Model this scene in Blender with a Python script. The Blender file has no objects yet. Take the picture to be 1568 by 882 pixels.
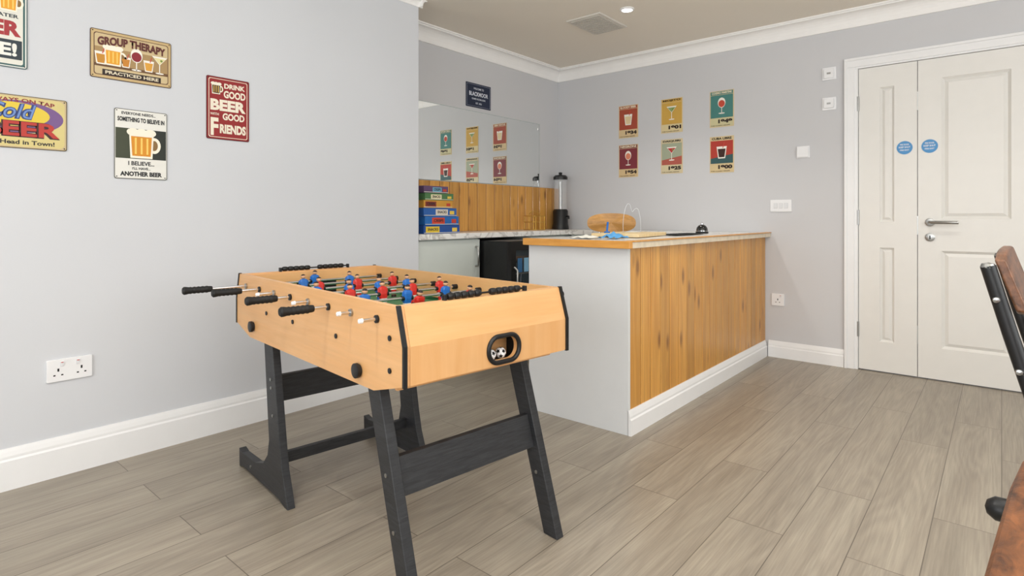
import bpy, bmesh, math, random
from mathutils import Vector, Matrix
random.seed(4)
SC=bpy.context.scene
COL=SC.collection

# ---------------------------------------------------------------- materials
def lin(c):
    if isinstance(c,str):
        c=c.lstrip('#'); c=[int(c[i:i+2],16)/255 for i in (0,2,4)]
    return tuple((x/12.92 if x<=.04045 else ((x+.055)/1.055)**2.4) for x in c)
MC={}
def mat(name,col,rough=.5,metal=0,var=.04,scale=12,bump=0,bscale=80,emit=0,trans=0,stretch=(1,1,1),coat=0,alpha=1,ior=1.45):
    if name in MC: return MC[name]
    m=bpy.data.materials.new(name); m.use_nodes=True
    nt=m.node_tree; b=nt.nodes['Principled BSDF']
    c=lin(col)
    tc=nt.nodes.new('ShaderNodeTexCoord'); mp=nt.nodes.new('ShaderNodeMapping')
    mp.inputs['Scale'].default_value=stretch
    nt.links.new(tc.outputs['Object'],mp.inputs['Vector'])
    n=nt.nodes.new('ShaderNodeTexNoise'); n.inputs['Scale'].default_value=scale; n.inputs['Detail'].default_value=4
    nt.links.new(mp.outputs[0],n.inputs['Vector'])
    r=nt.nodes.new('ShaderNodeValToRGB')
    r.color_ramp.elements[0].position=.3; r.color_ramp.elements[1].position=.7
    r.color_ramp.elements[0].color=tuple(max(0,x*(1-var)) for x in c)+(1,)
    r.color_ramp.elements[1].color=tuple(min(1,x*(1+var)) for x in c)+(1,)
    nt.links.new(n.outputs['Fac'],r.inputs['Fac'])
    nt.links.new(r.outputs[0],b.inputs['Base Color'])
    b.inputs['Roughness'].default_value=rough; b.inputs['Metallic'].default_value=metal
    b.inputs['Transmission Weight'].default_value=trans; b.inputs['Coat Weight'].default_value=coat
    b.inputs['IOR'].default_value=ior; b.inputs['Alpha'].default_value=alpha
    if emit:
        b.inputs['Emission Color'].default_value=c+(1,); b.inputs['Emission Strength'].default_value=emit
    if bump:
        n2=nt.nodes.new('ShaderNodeTexNoise'); n2.inputs['Scale'].default_value=bscale; n2.inputs['Detail'].default_value=3
        nt.links.new(mp.outputs[0],n2.inputs['Vector'])
        bp=nt.nodes.new('ShaderNodeBump'); bp.inputs['Strength'].default_value=bump; bp.inputs['Distance'].default_value=.003
        nt.links.new(n2.outputs['Fac'],bp.inputs['Height']); nt.links.new(bp.outputs[0],b.inputs['Normal'])
    MC[name]=m; return m

def wood(name,c1,c2,stretch,scale=3,rough=.4,knots=None,kc='#5a2d0c',island=True,bump=.15,tint=.25,coat=0,fine=None,fc=(.78,1.12),dist=.6,kpos=(.07,.20)):
    if name in MC: return MC[name]
    m=bpy.data.materials.new(name); m.use_nodes=True
    nt=m.node_tree; N=nt.nodes; L=nt.links; b=N['Principled BSDF']
    tc=N.new('ShaderNodeTexCoord'); geo=N.new('ShaderNodeNewGeometry')
    add=N.new('ShaderNodeVectorMath'); add.operation='ADD'
    sc=N.new('ShaderNodeVectorMath'); sc.operation='SCALE'; sc.inputs[0].default_value=(7.3,9.1,5.7)
    L.new(geo.outputs['Random Per Island'],sc.inputs['Scale'])
    L.new(tc.outputs['Object'],add.inputs[0])
    if island: L.new(sc.outputs[0],add.inputs[1])
    else: add.inputs[1].default_value=(0,0,0)
    mp=N.new('ShaderNodeMapping'); mp.inputs['Scale'].default_value=stretch
    L.new(add.outputs[0],mp.inputs['Vector'])
    n=N.new('ShaderNodeTexNoise'); n.inputs['Scale'].default_value=scale; n.inputs['Detail'].default_value=6; n.inputs['Roughness'].default_value=.6; n.inputs['Distortion'].default_value=dist
    L.new(mp.outputs[0],n.inputs['Vector'])
    r=N.new('ShaderNodeValToRGB'); r.color_ramp.elements[0].position=.32; r.color_ramp.elements[1].position=.66
    r.color_ramp.elements[0].color=lin(c2)+(1,); r.color_ramp.elements[1].color=lin(c1)+(1,)
    L.new(n.outputs['Fac'],r.inputs['Fac'])
    last=r.outputs[0]
    if fine:
        mf=N.new('ShaderNodeMapping'); mf.inputs['Scale'].default_value=fine
        L.new(add.outputs[0],mf.inputs['Vector'])
        nf=N.new('ShaderNodeTexNoise'); nf.inputs['Scale'].default_value=1; nf.inputs['Detail'].default_value=3
        L.new(mf.outputs[0],nf.inputs['Vector'])
        mr0=N.new('ShaderNodeMapRange'); mr0.inputs['From Min'].default_value=.3; mr0.inputs['From Max'].default_value=.7; mr0.inputs['To Min'].default_value=fc[0]; mr0.inputs['To Max'].default_value=fc[1]
        L.new(nf.outputs['Fac'],mr0.inputs['Value'])
        vf=N.new('ShaderNodeVectorMath'); vf.operation='SCALE'
        L.new(last,vf.inputs[0]); L.new(mr0.outputs[0],vf.inputs['Scale']); last=vf.outputs[0]
    if island:
        mr=N.new('ShaderNodeMapRange'); mr.inputs['To Min'].default_value=1-tint; mr.inputs['To Max'].default_value=1+tint*.5
        L.new(geo.outputs['Random Per Island'],mr.inputs['Value'])
        vm=N.new('ShaderNodeVectorMath'); vm.operation='SCALE'
        L.new(last,vm.inputs[0]); L.new(mr.outputs[0],vm.inputs['Scale']); last=vm.outputs[0]
    if knots:
        mk=N.new('ShaderNodeMapping'); mk.inputs['Scale'].default_value=knots
        L.new(add.outputs[0],mk.inputs['Vector'])
        v=N.new('ShaderNodeTexVoronoi'); v.inputs['Scale'].default_value=1
        L.new(mk.outputs[0],v.inputs['Vector'])
        kr=N.new('ShaderNodeValToRGB'); kr.color_ramp.elements[0].position=kpos[0]; kr.color_ramp.elements[1].position=kpos[1]
        kr.color_ramp.elements[0].color=(.85,.85,.85,1); kr.color_ramp.elements[1].color=(0,0,0,1)
        L.new(v.outputs['Distance'],kr.inputs['Fac'])
        mx=N.new('ShaderNodeMix'); mx.data_type='RGBA'
        L.new(kr.outputs[0],mx.inputs['Factor']); L.new(last,mx.inputs[6]); mx.inputs[7].default_value=lin(kc)+(1,)
        last=mx.outputs[2]
    L.new(last,b.inputs['Base Color'])
    b.inputs['Roughness'].default_value=rough; b.inputs['Coat Weight'].default_value=coat
    bp=N.new('ShaderNodeBump'); bp.inputs['Strength'].default_value=bump; bp.inputs['Distance'].default_value=.002
    L.new(n.outputs['Fac'],bp.inputs['Height']); L.new(bp.outputs[0],b.inputs['Normal'])
    MC[name]=m; return m

def floor_mat():
    m=bpy.data.materials.new('oak_plank_vinyl'); m.use_nodes=True
    nt=m.node_tree; N=nt.nodes; L=nt.links; b=N['Principled BSDF']
    tc=N.new('ShaderNodeTexCoord'); sp=N.new('ShaderNodeSeparateXYZ'); cb=N.new('ShaderNodeCombineXYZ')
    L.new(tc.outputs['Object'],sp.inputs[0]); L.new(sp.outputs['Y'],cb.inputs['X']); L.new(sp.outputs['X'],cb.inputs['Y'])
    def brick(c1,c2,cm,ms):
        br=N.new('ShaderNodeTexBrick'); br.offset=.37; br.squash=1
        br.inputs['Scale'].default_value=1; br.inputs['Brick Width'].default_value=1.22; br.inputs['Row Height'].default_value=.18
        br.inputs['Mortar Size'].default_value=ms; br.inputs['Mortar Smooth'].default_value=.2; br.inputs['Bias'].default_value=0
        br.inputs['Color1'].default_value=c1; br.inputs['Color2'].default_value=c2; br.inputs['Mortar'].default_value=cm
        L.new(cb.outputs[0],br.inputs['Vector']); return br
    br=brick((0,0,0,1),(1,1,1,1),(.5,.5,.5,1),0.0)
    brm=brick((1,1,1,1),(1,1,1,1),(0,0,0,1),.0015)
    sc=N.new('ShaderNodeVectorMath'); sc.operation='SCALE'; sc.inputs['Scale'].default_value=13
    L.new(br.outputs['Color'],sc.inputs[0])
    ad=N.new('ShaderNodeVectorMath'); ad.operation='ADD'; L.new(cb.outputs[0],ad.inputs[0]); L.new(sc.outputs[0],ad.inputs[1])
    mp=N.new('ShaderNodeMapping'); mp.inputs['Scale'].default_value=(.8,9,1); L.new(ad.outputs[0],mp.inputs['Vector'])
    n=N.new('ShaderNodeTexNoise'); n.inputs['Scale'].default_value=1.0; n.inputs['Detail'].default_value=1.5; n.inputs['Roughness'].default_value=.45; n.inputs['Distortion'].default_value=.2
    L.new(mp.outputs[0],n.inputs['Vector'])
    mu=N.new('ShaderNodeMath'); mu.operation='MULTIPLY'; mu.inputs[1].default_value=90; L.new(n.outputs['Fac'],mu.inputs[0])
    si=N.new('ShaderNodeMath'); si.operation='SINE'; L.new(mu.outputs[0],si.inputs[0])
    mb=N.new('ShaderNodeMapRange'); mb.inputs['From Min'].default_value=-1; mb.inputs['To Min'].default_value=.93; mb.inputs['To Max'].default_value=1.04; L.new(si.outputs[0],mb.inputs['Value'])
    n3=N.new('ShaderNodeTexNoise'); n3.inputs['Scale'].default_value=1.4; n3.inputs['Detail'].default_value=6; n3.inputs['Roughness'].default_value=.6
    L.new(mp.outputs[0],n3.inputs['Vector'])
    r=N.new('ShaderNodeValToRGB'); e=r.color_ramp.elements
    e[0].position=.26; e[0].color=lin('#8a8072')+(1,); e[1].position=.76; e[1].color=lin('#a69d8d')+(1,)
    x=e.new(.5); x.color=lin('#9a9081')+(1,)
    L.new(n3.outputs['Fac'],r.inputs['Fac'])
    mp2=N.new('ShaderNodeMapping'); mp2.inputs['Scale'].default_value=(4,140,1); L.new(ad.outputs[0],mp2.inputs['Vector'])
    n2=N.new('ShaderNodeTexNoise'); n2.inputs['Scale'].default_value=1.5; n2.inputs['Detail'].default_value=4; L.new(mp2.outputs[0],n2.inputs['Vector'])
    mr=N.new('ShaderNodeMapRange'); mr.inputs['From Min'].default_value=.3; mr.inputs['From Max'].default_value=.7; mr.inputs['To Min'].default_value=.85; mr.inputs['To Max'].default_value=1.08; L.new(n2.outputs['Fac'],mr.inputs['Value'])
    mrp=N.new('ShaderNodeMapRange'); mrp.inputs['To Min'].default_value=.94; mrp.inputs['To Max'].default_value=1.06; L.new(br.outputs['Color'],mrp.inputs['Value'])
    mm=N.new('ShaderNodeMath'); mm.operation='MULTIPLY'; L.new(mr.outputs[0],mm.inputs[0]); L.new(mrp.outputs[0],mm.inputs[1])
    mm2=N.new('ShaderNodeMath'); mm2.operation='MULTIPLY'; L.new(mm.outputs[0],mm2.inputs[0]); L.new(mb.outputs[0],mm2.inputs[1])
    v=N.new('ShaderNodeVectorMath'); v.operation='SCALE'; L.new(r.outputs[0],v.inputs[0]); L.new(mm2.outputs[0],v.inputs['Scale'])
    mk=N.new('ShaderNodeMapping'); mk.inputs['Scale'].default_value=(1.3,4.0,1); L.new(ad.outputs[0],mk.inputs['Vector'])
    vo=N.new('ShaderNodeTexVoronoi'); vo.inputs['Scale'].default_value=1; L.new(mk.outputs[0],vo.inputs['Vector'])
    kr=N.new('ShaderNodeValToRGB'); kr.color_ramp.elements[0].position=.01; kr.color_ramp.elements[1].position=.07
    kr.color_ramp.elements[0].color=(.45,.45,.45,1); kr.color_ramp.elements[1].color=(0,0,0,1); L.new(vo.outputs['Distance'],kr.inputs['Fac'])
    mk2=N.new('ShaderNodeMix'); mk2.data_type='RGBA'; L.new(kr.outputs[0],mk2.inputs['Factor']); L.new(v.outputs[0],mk2.inputs[6]); mk2.inputs[7].default_value=lin('#655a4d')+(1,)
    mx=N.new('ShaderNodeMix'); mx.data_type='RGBA'
    L.new(brm.outputs['Color'],mx.inputs['Factor']); mx.inputs[6].default_value=lin('#5f564b')+(1,); L.new(mk2.outputs[2],mx.inputs[7])
    L.new(mx.outputs[2],b.inputs['Base Color']); b.inputs['Roughness'].default_value=.36
    bp=N.new('ShaderNodeBump'); bp.inputs['Strength'].default_value=.12; bp.inputs['Distance'].default_value=.002
    L.new(n2.outputs['Fac'],bp.inputs['Height']); L.new(bp.outputs[0],b.inputs['Normal'])
    return m

def marble():
    m=bpy.data.materials.new('marble_laminate'); m.use_nodes=True
    nt=m.node_tree; N=nt.nodes; L=nt.links; b=N['Principled BSDF']
    tc=N.new('ShaderNodeTexCoord'); n=N.new('ShaderNodeTexNoise'); n.inputs['Scale'].default_value=5; n.inputs['Detail'].default_value=8; n.inputs['Distortion'].default_value=1.5
    L.new(tc.outputs['Object'],n.inputs['Vector'])
    r=N.new('ShaderNodeValToRGB'); e=r.color_ramp.elements
    e[0].position=.42; e[0].color=lin('#eceae6')+(1,); e[1].position=.53; e[1].color=lin('#efeeea')+(1,)
    x=e.new(.48); x.color=lin('#c0bdb9')+(1,)
    L.new(n.outputs['Fac'],r.inputs['Fac']); L.new(r.outputs[0],b.inputs['Base Color']); b.inputs['Roughness'].default_value=.25
    return m

M_wall=mat('wall_paint_grey','#d3d5d9',.85,var=.012,scale=2,bump=.05,bscale=150)
M_wall2=mat('wall_paint_grey_back','#cdcdcf',.85,var=.012,scale=2,bump=.05,bscale=150)
M_ceil=mat('ceiling_paint','#ebe3d6',.9,var=.01,scale=2)
M_white=mat('white_gloss_paint','#eeeeee',.35,var=.01)
M_door=mat('door_satin_white','#e6e4df',.4,var=.01)
M_cornice=mat('cornice_white','#f6f4f1',.7,var=.01)
M_panelw=mat('bar_end_panel_paint','#d9dbdc',.5,var=.01)
M_floor=floor_mat(); M_marble=marble()
M_pine=wood('varnished_pine_boards','#dba24f','#c48838',(9,9,.7),2.2,.35,knots=(9,9,3.6),coat=.15,kc='#80501c',fine=(70,70,2.0),fc=(.87,1.07),tint=.20,dist=1.0,kpos=(.07,.21))
M_pine_edge=wood('pine_edge','#dd9f4c','#c98a3c',(2,12,12),3,.35,island=False)
M_beech=wood('beech_laminate','#e2b079','#dba46a',(.8,9,9),2.2,.38,island=False,bump=.02,fine=(5,5,110),fc=(.95,1.03))
M_beech_end=wood('beech_laminate_end','#e2b079','#dba46a',(9,.8,9),2.2,.38,island=False,bump=.02,fine=(5,5,110),fc=(.95,1.03))
M_black=mat('black_plastic','#161617',.4)
M_blackrub=mat('black_rubber_grip','#141414',.6,bump=.2)
M_blackwood=wood('black_stained_board','#303134','#1e1f21',(3,3,40),4,.5,island=False,bump=.4)
M_chrome=mat('chrome','#d8d8da',.15,1,var=.01)
M_steel=mat('brushed_steel','#a8a8a6',.3,1,var=.05)
M_green=mat('playfield_green','#3b7c52',.5)
M_mirror=mat('mirror_glass','#f2f5f4',.01,1,var=.001)
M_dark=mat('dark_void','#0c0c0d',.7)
M_groove=mat('groove_shadow_wood','#7a4c1a',.7)
M_plastic=mat('white_plastic','#efeff0',.35,var=.01)
M_cab=mat('cabinet_pale_grey_green','#cfd5cf',.45,var=.01)
M_gold=mat('brass_wire','#cfa650',.3,1)
M_red=mat('red_plastic','#c42a22',.35)
M_blue=mat('blue_plastic','#2468b8',.35)
M_skin=mat('figure_skin','#d8a480',.5)
M_hair=mat('figure_hair','#20150f',.5)
M_rustic=wood('rustic_brown_wood','#84502a','#2c160a',(9,4,9),6,.45,island=False,bump=.8)

# ---------------------------------------------------------------- geometry helpers
def link(o,parent=None):
    COL.objects.link(o)
    if parent is not None: o.parent=parent
    return o
def grp(name,loc=(0,0,0),rot=(0,0,0),parent=None):
    e=bpy.data.objects.new(name,None); e.empty_display_size=.1; e.location=loc; e.rotation_euler=rot
    return link(e,parent)
def mesh(name,vs,fs,m,parent=None,smooth=False,bev=0,mats=None,mi=None):
    me=bpy.data.meshes.new(name); me.from_pydata([tuple(v) for v in vs],[],fs)
    for mm in (mats or [m]): me.materials.append(mm)
    if mi:
        for p,i in zip(me.polygons,mi): p.material_index=i
    bm=bmesh.new(); bm.from_mesh(me); bmesh.ops.recalc_face_normals(bm,faces=bm.faces[:]); bm.to_mesh(me); bm.free()
    if smooth:
        for p in me.polygons: p.use_smooth=True
    o=bpy.data.objects.new(name,me); link(o,parent)
    if bev:
        b=o.modifiers.new('b','BEVEL'); b.width=bev; b.segments=3; b.limit_method='ANGLE'; b.angle_limit=math.radians(30)
    return o
BF=[(0,1,3,2),(4,6,7,5),(0,4,5,1),(2,3,7,6),(0,2,6,4),(1,5,7,3)]
def boxv(x0,x1,y0,y1,z0,z1): return [(x,y,z) for x in (x0,x1) for y in (y0,y1) for z in (z0,z1)]
def box(name,x0,x1,y0,y1,z0,z1,m,parent=None,bev=0):
    return mesh(name,boxv(x0,x1,y0,y1,z0,z1),BF,m,parent,bev=bev)
def prism(name,pts,axis,a0,a1,m,parent=None,bev=0,smooth=False):
    n=len(pts)
    def f(p,a): return {'y':(p[0],a,p[1]),'x':(a,p[0],p[1]),'z':(p[0],p[1],a)}[axis]
    vs=[f(p,a0) for p in pts]+[f(p,a1) for p in pts]
    fs=[tuple(range(n)),tuple(range(n,2*n))]+[(i,(i+1)%n,n+(i+1)%n,n+i) for i in range(n)]
    return mesh(name,vs,fs,m,parent,bev=bev,smooth=smooth)
def lathe(name,prof,m,parent=None,loc=(0,0,0),seg=32,rot=None,smooth=True,caps=True):
    vs=[];fs=[]
    for r,z in prof:
        for i in range(seg):
            a=2*math.pi*i/seg; vs.append(Vector((r*math.cos(a),r*math.sin(a),z)))
    for j in range(len(prof)-1):
        for i in range(seg):
            fs.append((j*seg+i,j*seg+(i+1)%seg,(j+1)*seg+(i+1)%seg,(j+1)*seg+i))
    if caps:
        fs.append(tuple(range(seg))); fs.append(tuple((len(prof)-1)*seg+i for i in range(seg)))
    o=mesh(name,vs,fs,m,parent,smooth=smooth); o.location=loc
    if rot: o.rotation_euler=rot
    if smooth:
        e=o.modifiers.new('e','EDGE_SPLIT'); e.split_angle=math.radians(40)
    return o
def curve_obj(name,splines,m,parent,bevel=0,fill=None,extrude=0,smooth=False,res=4):
    cu=bpy.data.curves.new(name,'CURVE'); cu.dimensions='2D' if fill else '3D'
    cu.bevel_depth=bevel; cu.bevel_resolution=res; cu.extrude=extrude; cu.use_fill_caps=True
    if fill: cu.fill_mode='BOTH'
    for pts,closed,sm in splines:
        if sm:
            s=cu.splines.new('NURBS'); s.points.add(len(pts)-1); s.order_u=3; s.use_endpoint_u=not closed; s.resolution_u=8
        else:
            s=cu.splines.new('POLY'); s.points.add(len(pts)-1)
        for p,q in zip(s.points,pts): p.co=(q[0],q[1],q[2] if len(q)>2 else 0,1)
        s.use_cyclic_u=closed
    t=bpy.data.objects.new('tmp',cu); COL.objects.link(t)
    dg=bpy.context.evaluated_depsgraph_get(); me=bpy.data.meshes.new_from_object(t.evaluated_get(dg))
    bpy.data.objects.remove(t)
    me.materials.clear(); me.materials.append(m); me.name=name
    if bevel or smooth:
        for p in me.polygons: p.use_smooth=True
    o=bpy.data.objects.new(name,me); return link(o,parent)
def tube(name,pts,r,m,parent=None,closed=False,sm=False):
    return curve_obj(name,[(pts,closed,sm)],m,parent,bevel=r)
def ell(cx,cy,rx,ry,n=32,a0=0,a1=2*math.pi):
    return [(cx+rx*math.cos(a0+(a1-a0)*i/n),cy+ry*math.sin(a0+(a1-a0)*i/n)) for i in range(n)]
def rrect(x0,x1,y0,y1,r,n=6):
    P=[]
    for cx,cy,a in ((x1-r,y1-r,0),(x0+r,y1-r,90),(x0+r,y0+r,180),(x1-r,y0+r,270)):
        for i in range(n+1):
            t=math.radians(a+90*i/n); P.append((cx+r*math.cos(t),cy+r*math.sin(t)))
    return P
def flat(name,pts,z,m,parent):
    return mesh(name,[(p[0],p[1],z) for p in pts],[tuple(range(len(pts)))],m,parent)
def text(s,x,y,w,h,z,m,parent,bold=.02,shear=0,arc=0):
    cu=bpy.data.curves.new('t','FONT'); cu.body=s; cu.size=1; cu.offset=bold; cu.shear=shear; cu.resolution_u=3
    t=bpy.data.objects.new('tmp',cu); COL.objects.link(t)
    dg=bpy.context.evaluated_depsgraph_get(); me=bpy.data.meshes.new_from_object(t.evaluated_get(dg)); bpy.data.objects.remove(t)
    xs=[v.co.x for v in me.vertices]; ys=[v.co.y for v in me.vertices]
    if not xs: return
    cx,cy=(min(xs)+max(xs))/2,(min(ys)+max(ys))/2; sx=w/(max(xs)-min(xs)); sy=h/(max(ys)-min(ys))
    for v in me.vertices:
        X=(v.co.x-cx)*sx; v.co=(x+X,y+(v.co.y-cy)*sy-arc*(X/(w/2))**2,z)
    me.materials.clear(); me.materials.append(m)
    return link(bpy.data.objects.new('lettering',me),parent)

# ---------------------------------------------------------------- room shell
CH=2.43
box('floor',-3.4,2.6,-2.6,4.75,-.1,0,M_floor)
box('ceiling',-3.4,2.6,-2.6,4.75,CH,CH+.1,M_ceil)
box('wall_left',-3.4,-2.87,-2.6,2.44,0,CH,M_wall)
box('wall_alcove',-3.4,-3.25,2.44,4.5,0,CH,M_wall2)
wb=grp('wall_back')
box('wall_section_left',-3.4,-.775,4.5,4.65,0,CH,M_wall2,wb)
box('wall_section_over_door',-.775,.195,4.5,4.65,2.06,CH,M_wall2,wb)
box('wall_section_right',.195,2.6,4.5,4.65,0,CH,M_wall2,wb)
box('wall_right',2.5,2.6,-2.6,4.5,0,CH,M_wall)
box('wall_front',-2.87,2.5,-2.6,-2.5,0,CH,M_wall)
def skirt(name,axis,wallpos,sign,a0,a1,h,parent=None):
    P=[(0,0),(.018,0),(.018,h-.045),(.013,h-.038),(.013,h-.028),(.009,h-.012),(.005,h),(0,h)]
    return prism(name,[(wallpos+sign*d,z) for d,z in P],axis,a0,a1,M_white,parent)
skirt('baseboard_left','y',-2.87,1,-2.5,2.44,.155)
skirt('baseboard_back','x',4.5,-1,-1.320,-.825,.12)
skirt('baseboard_back_right','x',4.5,-1,.26,2.5,.12)
def cornice(name,axis,wallpos,sign,a0,a1,s=1):
    P=[(0,-.10),(.010,-.10),(.012,-.088)]
    for i in range(7):
        a=math.radians(90*i/6); P.append((.012+.063*(1-math.cos(a)),-.088+.070*math.sin(a)))
    P+=[(.085,-.018),(.088,-.010),(.098,-.010),(.098,0),(0,0)]
    return prism(name,[(wallpos+sign*d*s,CH+z*s) for d,z in P],axis,a0,a1,M_cornice)
cornice('trim_1','y',-3.25,1,2.44,4.5,1.05)
cornice('trim_2','x',4.5,-1,-3.25,2.5,1.05)
cornice('trim_3','y',-2.87,1,-2.5,2.44+.03,.42)
cornice('trim_4','x',2.44,1,-3.25,-2.83,.42)

# door (double leaf)
dr=grp('door_1',(0,4.5,0))
def leaf(x0,x1,panels,nm):
    box(nm+'_core',x0,x1,.018,.044,.008,2.035,M_door,dr)
    sp=[([(x0,.008),(x1,.008),(x1,2.035),(x0,2.035)],True,False)]
    for a,b,c,d in panels: sp.append(([(a,c),(b,c),(b,d),(a,d)],True,False))
    o=curve_obj(nm+'_frame',sp,M_door,dr,fill=True,extrude=.009); o.rotation_euler=(math.pi/2,0,0); o.location=(0,.009,0)
    for a,b,c,d in panels:
        def ring(i0,y0,i1,y1,n):
            P=[(a+i0,c+i0,y0),(b-i0,c+i0,y0),(b-i0,d-i0,y0),(a+i0,d-i0,y0),(a+i1,c+i1,y1),(b-i1,c+i1,y1),(b-i1,d-i1,y1),(a+i1,d-i1,y1)]
            mesh(nm+n,[(p[0],p[2],p[1]) for p in P],[(i,(i+1)%4,4+(i+1)%4,4+i) for i in range(4)],M_door,dr)
        w=min(b-a,.3)
        k=.35*w if w<.1 else .035
        ring(0,0,k*.45,.0165,'_mould_a'); ring(k*.45,.0165,k,.005,'_mould_b')
        mesh(nm+'_panel',[(a+k,.005,c+k),(b-k,.005,c+k),(b-k,.005,d-k),(a+k,.005,d-k)],[(0,1,2,3)],M_door,dr)
leaf(-.739,-.413,[(-.618,-.537,.205,.83),(-.618,-.537,1.0,1.895)],'side_leaf')
leaf(-.409,.165,[(-.288,.044,.205,.82),(-.288,.044,1.02,1.91)],'main_leaf')
box('architrave_left',-.822,-.762,-.018,0,0,2.050,M_white,dr,.002); box('architrave_left_bead',-.822,-.805,-.026,-.018,0,2.095,M_white,dr,.002)
box('architrave_right',.182,.242,-.018,0,0,2.050,M_white,dr,.002); box('architrave_right_bead',.225,.242,-.026,-.018,0,2.095,M_white,dr,.002)
box('architrave_top',-.822,.242,-.018,0,2.050,2.112,M_white,dr,.002); box('architrave_top_bead',-.822,.242,-.026,-.018,2.095,2.112,M_white,dr,.002)
box('jamb_left',-.774,-.742,-.010,.13,.001,2.037,M_white,dr); box('jamb_right',.168,.194,-.010,.13,.001,2.037,M_white,dr)
box('jamb_head',-.774,.194,-.010,.13,2.038,2.059,M_white,dr)
for z in (1.80,1.03,.275):
    tube('hinge',[(-.742,-.006,z-.05),(-.742,-.006,z+.05)],.007,M_steel,dr)
for z in (1.78,.98,.275):
    box('edge_keep',-.413,-.409,-.002,.01,z-.06,z+.06,M_steel,dr)
lathe('handle_rose',[(.0,0),(.026,0),(.026,.008),(.02,.010),(0,.010)],M_steel,dr,(-.346,0,1.0),rot=(math.pi/2,0,0))
tube('handle_lever',[(-.346,-.008,1.0),(-.346,-.05,1.0),(-.335,-.06,1.0),(-.2,-.06,.998)],.010,M_steel,dr)
lathe('lock_escutcheon',[(.0,0),(.026,0),(.026,.008),(.02,.010),(0,.010)],M_steel,dr,(-.346,0,.905),rot=(math.pi/2,0,0))
box('keyhole',-.349,-.343,-.0115,-.010,.892,.915,M_dark,dr)
M_signblue=mat('sign_blue','#4a90c8',.4)
for x in (-.480,-.348):
    s=grp('fire_door_disc',(x,-.001,1.483),(math.pi/2,0,0),dr)
    lathe('disc',[(0,0),(.043,0),(.043,.002),(0,.002)],M_signblue,s)
    text('FIRE DOOR',0,.020,.048,.010,.003,M_plastic,s); text('KEEP SHUT',0,.003,.062,.011,.003,M_plastic,s); text('FIRE EXIT',0,-.016,.050,.009,.003,M_plastic,s)

# ---------------------------------------------------------------- wall plates
BR=(math.pi/2,0,0); LR=(math.pi/2,0,math.pi/2)
M_rock=mat('rocker_plastic','#e2e3e5',.35,var=.01)
M_seam=mat('plate_seam_grey','#c2c3c6',.5,var=.01)
def plate(name,x,z,w,h,rot,kind,pos=None):
    g=grp(name,pos or (x,4.5,z),rot)
    o=prism('plate',rrect(-w/2,w/2,-h/2,h/2,.004),'z',.0,.009,M_plastic,g,bev=.002)
    if kind=='switch3':
        for k in (-1,0,1):
            box('rocker_surround',k*.036-.0135,k*.036+.0135,-.0185,.0185,.009,.0095,M_seam,g)
            box('rocker',k*.036-.012,k*.036+.012,-.017,.017,.009,.0125,M_rock,g,.001)
    if kind=='socket2' or kind=='socket1':
        ks=(-.038,.038) if kind=='socket2' else (0,)
        for k in ks:
            box('pin_earth',k-.003,k+.003,-.004,.008,.0091,.0097,M_dark,g)
            box('pin_live',k-.016,k-.009,-.021,-.016,.0091,.0097,M_dark,g)
            box('pin_neutral',k+.009,k+.016,-.021,-.016,.0091,.0097,M_dark,g)
            sx=(.012 if k<0 else -.012) if kind=='socket2' else .02
            box('rocker',k+sx-.006,k+sx+.006,.016,.034,.009,.013,M_rock,g,.001)
            box('red_mark',k+sx-.004,k+sx+.004,.030,.033,.0131,.0134,M_red,g)
    if kind=='call':
        prism('inner',rrect(-w*.36,w*.36,-h*.36,h*.36,.008),'z',.009,.022,M_plastic,g,bev=.003)
        box('label',-.012,.012,-.006,.006,.0221,.0225,M_steel,g)
    return g
plate('light_switch',-1.234,1.116,.146,.088,BR,'switch3')
plate('wall_socket',-1.255,.425,.088,.088,BR,'socket1')
plate('smoke_alarm_switch',-.917,2.034,.088,.088,BR,'call')
plate('smoke_alarm_switch',-.917,1.824,.088,.088,BR,'call')
g=plate('thermostat',-1.084,1.499,.086,.086,BR,'none'); prism('cover',rrect(-.038,.038,-.038,.038,.008),'z',.009,.024,M_plastic,g,bev=.003)
plate('wall_socket',0,0,.150,.088,LR,'socket2',(-2.87,.612,.42))

# ceiling fittings
M_lamp=mat('lamp_glow','#fff8ec',.5,emit=18)
for x,y in ((-1.917,3.445),(-.3,3.2),(-1.3,.2),(.6,1.2)):
    lg=grp('ceiling_downlight',(x,y,CH))
    lathe('bezel',[(.033,0),(.048,0),(.048,-.006),(.036,-.010),(.033,-.006)],M_white,lg,caps=False)
    lathe('lamp',[(0,-.001),(.033,-.001),(.033,-.006),(0,-.006)],M_lamp,lg)
vg=grp('ceiling_vent',(-2.22,3.555,CH))
box('vent_frame',-.14,.14,-.19,.19,-.012,0,mat('vent_panel','#d8d3ca',.6),vg,.004)
for i in range(14):
    y=-.165+i*.0254; box('louvre',-.115,.115,y,y+.014,-.016,-.012,mat('vent_louvre','#c8c3ba',.6),vg)

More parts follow.
